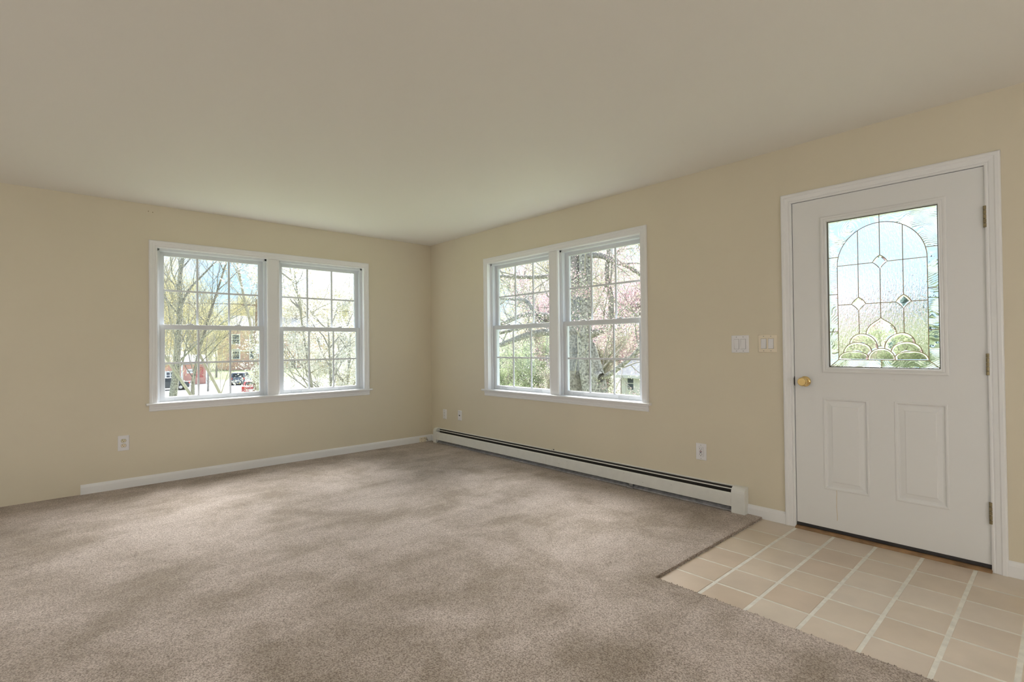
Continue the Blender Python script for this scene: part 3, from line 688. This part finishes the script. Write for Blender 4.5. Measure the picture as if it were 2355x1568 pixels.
# ---- trees
class Tree:
    def __init__(s, seed): s.rs = random.Random(seed); s.rg = np.random.default_rng(seed); s.poly = []; s.tw = []
    def limb(s, pts, r0_, r1_, smooth=3):
        """explicit limb through the given points"""
        P = [Vector(q) for q in pts]; out = []
        for i in range(len(P)-1):
            a, b, c, d = P[max(i-1, 0)], P[i], P[i+1], P[min(i+2, len(P)-1)]
            for k in range(smooth):
                t_ = k/smooth
                out.append(.5*((2*b)+(c-a)*t_+(2*a-5*b+4*c-d)*t_*t_+(3*b-3*c+d-a)*t_**3))
        out.append(P[-1]); m_ = len(out)
        s.poly.append((out, [r0_+(r1_-r0_)*i/(m_-1) for i in range(m_)])); return out
    def grow(s, p_, d, L, r_, depth, kids=4, spread=.75, up=.15, ratio=.62, lo=.3):
        rs = s.rs; n = 4; pts = [p_.copy()]; d = d.normalized()
        for i in range(n):
            d = (d + Vector((rs.gauss(0, .14), rs.gauss(0, .14), rs.gauss(0, .12)+up*.3))).normalized()
            pts.append(pts[-1] + d*L/n)
        s.poly.append((pts, [r_*(1-.65*i/n) for i in range(n+1)]))
        if depth == 0:
            s.tw += pts[1:]; return
        for k in range(kids):
            f = lo+(1-lo)*(k+rs.random())/kids; i = min(n-1, int(f*n)); q = pts[i].lerp(pts[i+1], f*n-i)
            ax = d.cross(Vector((rs.gauss(0, 1), rs.gauss(0, 1), rs.gauss(0, 1)))).normalized()
            nd = Matrix.Rotation(spread*(.6+.7*rs.random()), 3, ax) @ d; nd.z += up
            s.grow(q, nd, L*ratio*(.75+.5*rs.random()), r_*(1-.65*f)*.62, depth-1, kids, spread, up, ratio, lo*.6)
        s.tw.append(pts[-1])
    def spawn(s, pts, n, L, r_, depth, kids=3, up=.1, lo=.1, spread=.8):
        for k in range(n):
            f = lo+(1-lo)*(k+s.rs.random())/n; i = min(len(pts)-2, int(f*(len(pts)-1)))
            t_ = (pts[i+1]-pts[i]).normalized(); ax = t_.cross(Vector((s.rs.gauss(0, 1), s.rs.gauss(0, 1), s.rs.gauss(0, 1)))).normalized()
            s.grow(pts[i], Matrix.Rotation(spread*(.7+.6*s.rs.random()), 3, ax) @ t_ + Vector((0, 0, up)), L*(.6+.7*s.rs.random()), r_, depth, kids, .75, up)
    def wood(s, name, m, parent, n=5, rmin=.0):
        b = MB()
        for pts, rad in s.poly: b.tube(pts, [max(x, rmin) for x in rad], n if rad[0] > .03 else 4, caps=False)
        me = bpy.data.meshes.new(name); me.from_pydata(b.v, [], b.f); return mobj(name, me, m, parent, smooth=True)
    def leaves(s, name, m, parent, per, spread, size, frac=1.0, keep=None):
        tw = [q for q in s.tw if s.rs.random() < frac]
        if keep: tw = [q for q in tw if keep(q)]
        if not tw: return
        P = np.repeat(np.array([tuple(q) for q in tw], np.float32), per, 0)
        P = P + s.rg.normal(size=P.shape).astype(np.float32)*spread
        return quad_cloud(name, m, P, s.rg, size, parent)

# big crab apple seen through the right-hand window
ca = tag(empty('crab_apple_tree', (-.9, 4.2, gz(-.9, 4.2))), 'old pink-flowering crab apple tree with leaning trunks right outside the window', 'tree')
T = Tree(11); O = Vector(ca.location)
def rel(pts, dy=0): return [Vector((x, y+dy, z))-O for x, y, z in pts]
tr1 = T.limb(rel([(-.98, 4.2, -1.6), (-1.06, 4.1, -.4), (-1.098, 4, .125), (-1.105, 4, 1.135), (-1.00, 4, 1.972), (-1.057, 4, 2.82), (-1.3, 4.1, 3.7), (-1.5, 4.4, 5.0)]), .22, .07)
tr2 = T.limb(rel([(-.45, 4.3, -1.6), (-.52, 4.1, -.4), (-.60, 4, .162), (-.78, 4, .66), (-.829, 4, 1.464), (-.787, 4, 2.123), (-.80, 4.0, 3.112), (-.6, 4.1, 4.2), (-.5, 4.3, 5.2)]), .21, .07)
tr3 = T.limb(rel([(-.45, 4.2, -1.6), (-.40, 4.0, -.3), (-.437, 3.95, .211), (-.50, 3.95, .60), (-.62, 3.97, .95), (-.72, 4, 1.2)]), .19, .10)
T.limb(rel([(-.50, 3.9, .63), (-.30, 3.82, .60)]), .085, .085, 1)
lR = T.limb(rel([(-.42, 3.9, .56), (-.15, 3.9, .68), (.005, 3.9, .781), (.236, 3.9, .938), (.415, 3.95, 1.127), (.56, 4.0, 1.40), (.8, 4.1, 2.1)]), .048, .03)
lU = T.limb(rel([(-.75, 4, 1.36), (-.55, 4, 1.42), (-.318, 4, 1.488), (-.228, 4, 1.643), (-.212, 4, 2.076), (-.30, 4, 2.5), (-.2, 4, 3.2)]), .075, .035)
h1 = T.limb(rel([(-.80, 4.0, 2.95), (-1.304, 4.05, 2.765), (-1.66, 4, 2.60), (-2.554, 4, 2.668), (-3.416, 4, 2.79), (-4.3, 4, 2.9)]), .06, .03)
h2 = T.limb(rel([(-1.02, 4, 1.68), (-1.672, 4, 1.771), (-2.169, 4, 1.851), (-2.567, 4, 1.845), (-2.988, 4, 1.74), (-3.6, 4, 1.60), (-4.2, 4, 1.4)]), .075, .03)
h3 = T.limb(rel([(-1.06, 4, 1.30), (-1.676, 4, 1.452), (-2.305, 4, 1.425), (-2.852, 4, 1.315), (-3.55, 4, 1.13), (-4.2, 4, .85)]), .085, .045)
h4 = T.limb(rel([(-1.45, 4.1, 1.74), (-2.106, 4.1, 1.70), (-2.57, 4.1, 1.60), (-3.437, 4.1, 1.48), (-4.1, 4.1, 1.4)]), .05, .03)
h5 = T.limb(rel([(-1.85, 4.0, 1.60), (-2.10, 3.95, 1.82), (-2.269, 3.9, 2.104), (-2.5, 3.9, 2.17), (-2.699, 3.9, 2.19), (-3.5, 3.9, 2.28)]), .045, .022)
tp = T.limb(rel([(-.80, 4.0, 2.88), (-.446, 4, 2.843), (-.154, 4, 2.7), (.125, 4, 2.587), (.433, 4, 2.38), (.9, 4, 2.1)]), .06, .03)
for q, n_, L in ((tr1, 9, 1.5), (tr2, 9, 1.5), (lR, 6, .9), (lU, 6, .9), (h1, 9, 1.0), (h2, 8, .9), (h3, 6, .9), (h4, 5, .8), (h5, 6, .8), (tp, 9, 1.0)):
    T.spawn(q, n_, L, .018, 2, 3, -.02, .22)
main = T.poly[:12]; rest = T.poly[12:]
T.poly = main[:1]+main[5:]; T.wood('trunk', 'bark_dark', ca, 9); T.poly = main[1:5]; T.wood('trunk', 'bark_lichen', ca, 9)
T.poly = rest; T.wood('twigs', 'bark_grey', ca, 4, .003)
T.leaves('blossoms', 'blossom_pink', ca, 14, .05, .0125, .55, lambda q: q.x > -.7)
T.leaves('blossoms', 'blossom_white', ca, 7, .08, .012, .3)
T.leaves('young_leaves', 'leaf_green', ca, 7, .10, .012, .55)

# white blossoming tree outside the left window
wt = tag(empty('blossom_tree', (-9.2, 2.7, -3.5)), 'white-blossoming small tree filling the right half of the left window view', 'tree')
T = Tree(21)
for bx, by, h in ((0, 0, 5.6), (.25, -.38, 6.9), (-.2, .3, 5.4)):
    q = T.limb([(bx*.4, by*.4, -.1), (bx, by, h*.28), (bx*1.5, by*1.8-.1, h*.5), (bx*1.7, by*2.4-.15, h*.74), (bx*2, by*3-.2, h)], .055, .018)
    T.spawn(q, 15, 1.45, .022, 2, 3, .05, .42)
T.wood('trunk', 'bark_grey', wt, 6, .004)
T.leaves('blossoms', 'blossom_white', wt, 26, .08, .024, .95); T.leaves('young_leaves', 'leaf_yellow', wt, 7, .10, 0.018, .9)

# grey trees with leaning stems close outside the left window
lt = tag(empty('leaning_tree', (-12, -.75, -3.5)), 'bare grey tree with lichened trunk at the left edge of the left window view', 'tree')
T = Tree(31); O = Vector(lt.location)
q = T.limb(rel([(-12, -1.15, -3.6), (-12, -1.0, -1.4), (-12, -.882, -.16), (-12, -.817, .485), (-12, -.76, 1.4), (-12, -.695, 2.497), (-12, -.703, 3.254), (-12, -.60, 4.2), (-12, -.4, 6.5)]), .13, .04)
T.spawn(q, 12, 2.3, .03, 2, 3, .25, .38)
q2 = T.limb(rel([(-12, -.74, 2.2), (-12, -.5, 2.9), (-12, -.05, 3.5), (-12, .5, 4.2)]), .04, .018); T.spawn(q2, 6, 1.2, .014, 1, 3, .2)
T.wood('trunk', 'bark_lichen', lt, 7, .005); T.leaves('buds', 'leaf_yellow', lt, 7, .14, .014, .8)
for nm, lab, pa, r_, m_, sd in (
    ('leaning_sapling', 'pale slender sapling slanting across the lower left panes', [(-11.5, -1.75, 2.2), (-11.5, -1.272, 1.241), (-11.5, -.486, -.189), (-11.5, .9, -2.7)], .045, 'bark_pale', 41),
    ('leaning_sapling', 'pale slender sapling slanting behind the middle lower panes', [(-12.5, -1.15, 3.6), (-12.5, -.426, 1.743), (-12.5, .45, -.227), (-12.5, 1.6, -2.8)], .05, 'bark_pale', 42),
    ('twin_stem_tree', 'dark twin-stemmed young tree rising behind the slanting saplings', [(-12, .55, 4.0), (-12, .1, 2.4), (-12, -.205, 1.231), (-12, -.352, .465), (-12, -.399, -.196), (-12, -.45, -3.55)], .05, 'bark_dark', 43),
    ('birch_tree', 'pale birch with upswept branches near the utility pole', [(-12, .5, 5.2), (-12, .8, 3.917), (-12, .98, 2.849), (-12, 1.164, 2.038), (-12, 1.323, .804), (-12, 1.38, -.228), (-12, 1.4, -3.55)], .05, 'bark_pale', 44)):
    pa = pa[::-1]; T = Tree(sd); e = tag(empty(nm, (pa[0][0], pa[0][1], -3.5)), lab, 'tree'); O = Vector(e.location)
    q = T.limb(rel(pa), r_*1.3, r_*.5); T.spawn(q, 14, 1.5, .018, 2, 3, .3, .35)
    T.wood('trunk', m_, e, 6, .004); T.leaves('buds', 'leaf_yellow', e, 5, .12, .013, .8)

# woodland: a few prototypes copied over the hillsides
def proto(name, seed, h, m_leaf, m_bark, per, size, label, cat='tree', conifer=False, spread=.5):
    e = tag(empty(name, (0, 0, 0)), label, cat); T = Tree(seed)
    if conifer:
        q = T.limb([(0, 0, -.3), (0, 0, h)], .22, .02, 12)
        for k in range(46):
            z = h*(.08+.9*k/46); L = (h-z)*.30+.25
            for j in range(6):
                a = j*1.047+k*.5; pts = [Vector((0, 0, z)), Vector((math.cos(a)*L*.6, math.sin(a)*L*.6, z-.05*L)), Vector((math.cos(a)*L, math.sin(a)*L, z-.18*L))]
                T.poly.append((pts, [.03, .02, .008])); T.tw += [pts[0].lerp(pts[2], f) for f in (.3, .5, .7, .85, 1)]
        T.wood('trunk', m_bark, e, 6); T.leaves('needles', m_leaf, e, per, .14, size)
    else:
        q = T.limb([(0, 0, -.4), (T.rs.gauss(0, .2), T.rs.gauss(0, .2), h*.3), (T.rs.gauss(0, .5), T.rs.gauss(0, .5), h*.62), (T.rs.gauss(0, .7), T.rs.gauss(0, .7), h*.95)], h*.014+.05, .03, 4)
        T.spawn(q, 15, h*.34, .06, 2, 4, .3, .16)
        T.wood('trunk', m_bark, e, 5, .012); T.leaves('foliage', m_leaf, e, per, spread, size)
    return e
far = [proto('woodland_tree', 51, 17, 'leaf_yellow', 'bark_grey', 16, .085, ''), proto('woodland_tree', 52, 19, 'leaf_olive', 'bark_grey', 15, .09, ''),
       proto('woodland_tree', 53, 16, 'leaf_tan', 'bark_pale', 12, .08, '')]
bush = [proto('shrub', 61, 4.2, 'leaf_green', 'bark_grey', 18, .038, '', 'shrub', spread=.20), proto('shrub', 62, 4.6, 'leaf_tan', 'bark_grey', 14, .036, '', 'shrub', spread=.20),
        proto('shrub', 63, 4.0, 'blossom_pink', 'bark_grey', 14, .034, '', 'shrub', spread=.20)]
con = proto('conifer', 71, 9.5, 'leaf_conifer', 'bark_dark', 9, .13, '', 'tree', True)
used = set()
def put(pr, x, y, s_, label, group, rnd):
    o = pr if pr.name not in used else copy_tree(pr)
    used.add(pr.name)
    o.location = (x, y, gz(x, y)); o.rotation_euler = (0, 0, rnd.random()*6.28); o.scale = (s_, s_, s_*(.9+.2*rnd.random())); o['label'] = label; o['group'] = group
rd = random.Random(9)
spots = []
for x, y0_, y1_, n_ in ((-108, 2, 46, 9), (-122, 4, 56, 10), (-140, 6, 64, 10), (-165, 8, 76, 9)):
    for k in range(n_): spots.append((x+rd.uniform(-5, 5), y0_+(y1_-y0_)*(k+rd.random())/n_))
def through_left(x, y): return CAM[1]+(y-CAM[1])*CAM[0]/(CAM[0]-x)      # where the line of sight crosses the left wall
def through_right(x, y): return CAM[0]+(x-CAM[0])*-CAM[1]/(y-CAM[1])    # and the right wall
for i, (x, y) in enumerate(spots):
    k = rd.choice([0, 0, 1, 2]); s_ = rd.uniform(.55, .85); w = through_left(x, y)
    if not -3.5 < w < -.4: continue
    side = 'left' if w < -1.87 else 'right'; size = 'tall' if s_ > .70 else 'lower'; row = 'front' if x > -130 else 'back'
    lab = '%s %s at the hillside wood %s, %s half of left window' % (size, ['yellow-budding tree', 'olive-green tree', 'tan twiggy tree'][k], row, side)
    put(far[k], x, y, s_, lab, lab.replace(' at the', 's at the'), rd)
for i, (x, y) in enumerate(((-86, 13.6), (-87, 16.5), (-52, 3.5), (-60, 9.8), (-88, 27), (-90, 36), (-91, 23.3))):
    k = (0, 1, 0, 1, 2, 0, 1)[i]
    put(far[k], x, y, (.5, .55, .62, .42, .5, .5, .46)[i], ['smaller yellow-budding tree just right of the red shop', 'smaller olive-green tree between the red shop and the brick house', 'tall yellow-budding tree beside the car park at far left', 'olive-budding tree at the car park edge before the red shop', 'tan tree standing close before the brick house', 'yellow-budding tree at the right end of the brick house', 'olive-budding tree before the left windows of the brick house'][i],
        ['tree right of the red shop', 'tree between shop and house', 'tall car park tree', 'car park edge tree', 'tree before the brick house', 'tree at the brick house end', 'tree before the brick house windows'][i], rd)
for x, y, k, s_ in ((-20, 15, 0, .8), (-17.5, 16, 0, .9), (-15.5, 17, 0, .9), (-22.5, 16.5, 0, 1.0), (-19, 19, 1, 1.1), (-13.8, 18.5, 2, 1.0), (-12.4, 16.5, 1, .8), (-6.2, 19, 2, .8), (-16.6, 13.6, 0, .7), (-13.2, 13.2, 0, .5), (-16, 21, 0, 1.2), (-12.5, 30, 2, 1.3), (-9.5, 32, 1, 1.3), (-20.5, 24, 2, 1.8), (-17.2, 28, 2, 1.9), (-11.6, 18.6, 1, .95),
                 (-5.5, 25, 2, .9), (-4.2, 26, 0, .8), (-2.6, 27, 1, .7), (-1.4, 25, 0, .75), (.2, 26, 0, .85), (1.6, 25, 0, .8), (2.8, 27, 0, .9), (-3.2, 30, 2, 1.1)):
    w = through_right(x, y); size = 'tall' if s_ > 1.05 else ('low' if s_ < .82 else 'mid-height'); nm = ['fresh green leafy shrub', 'tan twiggy shrub', 'pink-flowering shrub'][k]
    place = 'in the bed seen through the leaded door glass' if w > 3.6 else ('in the hedge behind the left sashes of the right window' if w < 2.1 else 'in the hedge behind the crab apple trunks')
    put(bush[k], x, y, s_, '%s %s %s' % (size, nm, place), '%s %ss %s' % (size, nm, place), rd)
for x, y, k, s_ in ((-30, 32, 0, .62), (-25, 36, 2, .66), (-21, 40, 1, .6), (-17, 38, 2, .66), (-38, 38, 2, .75), (-34, 46, 0, .8), (-27, 48, 1, .8), (-24, 27, 2, .5), (-28, 24, 0, .45)):
    w = through_right(x, y); nm = ['yellow-budding', 'olive-green', 'tan'][k]; size = 'taller' if s_ > .7 else 'shorter'
    place = 'left sashes of the right window' if w < 2.1 else 'right sashes of the right window'
    put(far[k], x, y, s_, '%s %s tree rising behind the hedge in the %s' % (size, nm, place), '%s %s trees behind the hedge, %s' % (size, nm, place), rd)
for x, y, s_, w in ((-1.4, 37, .78, 'leftmost'), (.6, 38, .80, 'middle'), (2.8, 36, .74, 'rightmost')): put(con, x, y, s_, w+' of the three blue-green conifers beyond the leaded door glass', 'conifers beyond the door', rd)

# ---- buildings
def far_window(par, x, y0_, y1_, z0, z1, mull=0):
    """window in a wall that faces +x"""
    f = MB().box(x, x+.10, y0_-.16, y0_+.03, z0-.10, z1+.14).box(x, x+.10, y1_-.03, y1_+.16, z0-.10, z1+.14).box(x, x+.10, y0_, y1_, z1-.03, z1+.14).box(x, x+.14, y0_-.14, y1_+.14, z0-.12, z0)
    f.box(x, x+.07, y0_, y1_, (z0+z1)/2-.04, (z0+z1)/2+.04)
    for k in range(mull):
        yc = y0_+(y1_-y0_)*(k+1)/(mull+1); f.box(x, x+.08, yc-.05, yc+.05, z0, z1)
    w = f.build('window', 'house_white', par)
    box('pane', 'far_glass', x, x+.03, y0_, y1_, z0, z1, w)
sh = tag(empty('red_shop', (-77, 8.5, -3.47)), 'low red shop with white trim and grey roof across the car park', 'building')
LX, LY, LZ = sh.location
box('wall', 'barn_red', -3, 2, -7.5, 4.25, 0, 2.75, sh)
MB().prism([(-3.4, 2.7), (2.4, 2.7), (2.4, 2.9), (-.5, 4.0), (-3.4, 2.9)], -7.9, 4.6, 'y').build('roof', 'roof_grey', sh)
for y_ in (4.1, 1.2): box('corner_board', 'house_white', 2, 2.08, y_, y_+.22, 0, 2.7, sh)
far_window(sh, 2, -.45, .45, .95, 1.75, 1); far_window(sh, 2, -4.0, -2.6, .95, 1.75, 1)
box('door', 'car_red', 2, 2.06, 3.0, 3.8, 0.9, 2.3, sh)
sg = box('shop_sign', 'house_white', 2.0, 2.10, 1.85, 2.75, 1.50, 2.08, sh)
for k, (a, b_) in enumerate(((.08, .16), (.22, .27), (.33, .42), (.48, .53), (.59, .68))): box('sign_mark', 'slot_grey', 2.10, 2.11, 1.85+a, 1.85+b_, 1.66+.04*(k % 2), 1.90, sg)
wh = tag(empty('white_house', (-97, 11.7, -2.7)), 'white gabled house peeping over the red shop roof', 'building')
box('wall', 'house_white', -8, 0, -1.6, 1.6, 0, 3.2, wh)
MB().prism([(-1.6, 3.2), (1.6, 3.2), (0, 4.7)], -8, 0, 'x').build('gable', 'house_white', wh)
MB().prism([(-1.9, 2.95), (-1.75, 2.85), (0, 4.62), (1.75, 2.85), (1.9, 2.95), (0, 4.9)], -8.2, .25, 'x').build('roof', 'roof_grey', wh)
far_window(wh, 0, -.4, .4, 2.2, 3.0)
bh = tag(empty('brick_house', (-102, 31.5, -2.75)), 'large red brick house with white windows and porch behind the trees', 'building')
box('wall', 'brick_red', -8, 1, -9.8, 9.5, 0, 8.0, bh)
MB().prism([(-8.5, 7.9), (1.5, 7.9), (-3.5, 10.6)], -10.2, 9.9, 'y').build('roof', 'roof_grey', bh)
box('string_course', 'house_white', 1, 1.12, -9.8, 9.5, 3.55, 3.75, bh)
for y0_, y1_, z0, z1, ml in ((-9.3, -8.1, 2.2, 3.9, 0), (-6.2, -5.0, 2.2, 3.9, 0), (-6.2, -5.0, 5.0, 6.7, 0), (-9.3, -8.1, 5.0, 6.7, 0), (1.05, 2.8, 5.0, 6.7, 2), (6.7, 7.7, 4.7, 6.5, 0), (6.7, 7.7, 1.2, 2.9, 0), (-2.2, -1.0, 5.0, 6.7, 0)): far_window(bh, 1, y0_, y1_, z0, z1, ml)
pr = MB().box(1, 3.2, .5, 3.1, 3.95, 4.45).build('porch_roof', 'house_white', bh)
for y_ in (.65, 1.75, 2.85): MB().lathe([(.14, 0), (.12, .2), (.11, 3.95)], 10, 'z', (3.0, y_, 0)).build('porch_column', 'house_white', bh)
box('porch_floor', 'concrete', 1, 3.4, .3, 3.3, -.2, .12, bh)
box('front_door', 'slot_grey', 1, 1.08, 1.2, 2.2, .1, 2.3, bh)
sd = tag(empty('garden_shed', (-12.2, 25.5, gz(-12.2, 25.5))), 'white garden shed with grey roof and small dark window at lower right', 'shed')
bz = -2.4-sd.location.z
box('wall', 'shed_white', -2.15, 2.15, -1.5, 1.8, -.2, bz+1.70, sd)
MB().prism([(-1.85, bz+1.58), (2.15, bz+1.58), (2.15, bz+1.66), (.15, bz+2.9), (-1.85, bz+1.68)], -2.35, 2.35, 'x').build('roof', 'roof_grey', sd)
box('fascia', 'shed_white', -2.38, 2.38, -1.90, -1.84, bz+1.50, bz+1.70, sd)
f = MB().box(-1.72, -1.66, -1.56, -1.5, bz+.72, bz+1.58).box(-1.21, -1.15, -1.56, -1.5, bz+.72, bz+1.58).box(-1.66, -1.21, -1.56, -1.5, bz+1.52, bz+1.58).box(-1.72, -1.15, -1.58, -1.5, bz+.68, bz+.75).box(-1.66, -1.21, -1.54, -1.5, bz+1.13, bz+1.17).build('window', 'shed_white', sd)
box('pane', 'far_glass', -1.66, -1.21, -1.53, -1.5, bz+.75, bz+1.52, f)

# ---- utility pole with crossarm, transformer and wires
up_ = tag(empty('utility_pole', (-42, 9.63, -3.5)), 'brown wooden utility pole standing in front of the brick house', 'pole')
MB().tube([(0, 0, -.1), (.05, .08, 5), (.1, .2, 9)], [.14, .13, .10], 10).build('pole', 'pole_wood', up_)
MB().box(-.06, .06, -1.0, 1.3, 8.4, 8.52).build('crossarm', 'pole_wood', up_)
MB().lathe([(.15, 4.3), (.22, 4.35), (.22, 5.0), (.12, 5.1)], 14, 'z', (.30, .1, 0)).build('transformer', 'galvanised', up_)
for dy in (-.9, .5, 1.2): MB().tube([(0, dy-26, 9.4), (0, dy-13, 8.2), (0, dy, 8.55), (-2, dy+15, 8.2), (-4, dy+30, 9.1)], .011, 4).build('wire', 'rubber_black', up_)

# ---- cars
def car(name, loc, rz, paint, label, suv=True):
    e = tag(empty(name, loc, rz), label, 'car'); L, Wd, Hh = (4.5, 1.82, 1.64) if suv else (4.4, 1.75, 1.45)
    h = Hh; lo = [(-L/2, .32), (-L/2, .75), (-L/2+.08, .92), (-L/2+.25, .98), (L*.2, .98), (L/2-.25, .84), (L/2, .68), (L/2, .32), (L*.40, .24), (-L*.40, .24)]
    MB().prism(lo, -Wd/2, Wd/2, 'y').build('body', paint, e, .08, seg=3)
    tp_ = [(-L/2+(.14 if suv else .75), .95), (-L/2+(.42 if suv else 1.25), h-.06), (-L/2+.75 if suv else -L/2+1.6, h), (L*.06, h-.02), (L*.25, .95)]
    rt = MB(); n = len(tp_)
    vs = [(x, -Wd/2+.04+(z-.95)*.20, z) for x, z in tp_] + [(x, Wd/2-.04-(z-.95)*.20, z) for x, z in tp_]
    rt.add(vs, [(i, (i+1) % n, n+(i+1) % n, n+i) for i in range(n)] + [tuple(range(n)), tuple(range(2*n-1, n-1, -1))]).build('cabin', paint, e, .05)
    # windows stand a little proud of the cabin
    wm = lambda q, nm: MB().add(q, [(0, 1, 2, 3)]).build(nm, 'car_glass', e).modifiers.new('thick', 'SOLIDIFY').__setattr__('thickness', .012)
    yy = lambda z: Wd/2-.04-(z-.95)*.20+.012
    xb0, xb1 = tp_[0][0], tp_[1][0]
    for sgn in (-1, 1):
        for fa, fb in ((.10, .47), (.52, .90)):
            lo_a, lo_b = xb0+(tp_[4][0]-xb0)*fa, xb0+(tp_[4][0]-xb0)*fb; hi_a, hi_b = xb1+(tp_[3][0]-xb1)*fa, xb1+(tp_[3][0]-xb1)*fb
            wm([(lo_a, sgn*yy(1.0), 1.0), (lo_b, sgn*yy(1.0), 1.0), (hi_b, sgn*yy(h-.12), h-.12), (hi_a, sgn*yy(h-.12), h-.12)], 'side_window')
    rx = lambda z: xb0+(xb1-xb0)*(z-.95)/(h-1.01)-.012
    wm([(rx(1.05), -.66, 1.05), (rx(1.05), .66, 1.05), (rx(h-.14), .56, h-.14), (rx(h-.14), -.56, h-.14)], 'rear_window')
    fx = lambda z: tp_[4][0]+(tp_[3][0]-tp_[4][0])*(z-.95)/(h-.97)+.012
    wm([(fx(1.0), -.70, 1.0), (fx(1.0), .70, 1.0), (fx(h-.12), .58, h-.12), (fx(h-.12), -.58, h-.12)], 'windscreen')
    for sx_ in (-1, 1):
        for sy_ in (-1, 1):
            w = MB().lathe([(.16, 0), (.31, 0), (.335, .04), (.335, .18), (.31, .22), (.16, .22)], 20, 'y', (sx_*L*.305, sy_*(Wd/2-.10)-.11, .335)).build('wheel', 'tyre', e)
            MB().lathe([(.06, 0), (.19, 0), (.19, .232), (.06, .236)], 14, 'y', (sx_*L*.305, sy_*(Wd/2-.10)-.116, .335)).build('hub', 'wheel_alloy', w)
    for sy_ in (-1, 1): MB().box(-L/2-.015, -L/2+.10, sy_*.72-.13, sy_*.72+.13, .72, .95).build('tail_light', 'tail_light', e, .01)
    for sy_ in (-1, 1): MB().box(L/2-.20, L/2+.005, sy_*.66-.16, sy_*.66+.16, .62, .74).build('head_light', 'wheel_alloy', e, .01)
    MB().box(-L/2-.012, -L/2+.02, -.26, .26, .52, .66).build('number_plate', 'house_white', e)
    return e
car('parked_car', (-70, 15.75, -3.47), PI*.86, 'car_slate', 'slate grey hatchback parked beyond the white pavement, seen from behind')
car('parked_car', (-66, 7.05, -3.47), -PI*.62, 'car_black', 'dark parked car partly hidden by the leaning trunks before the red shop', False)
car('parked_car', (-52, 12.3, -3.47), PI-.35, 'car_red', 'red parked car behind the foot of the utility pole', False)
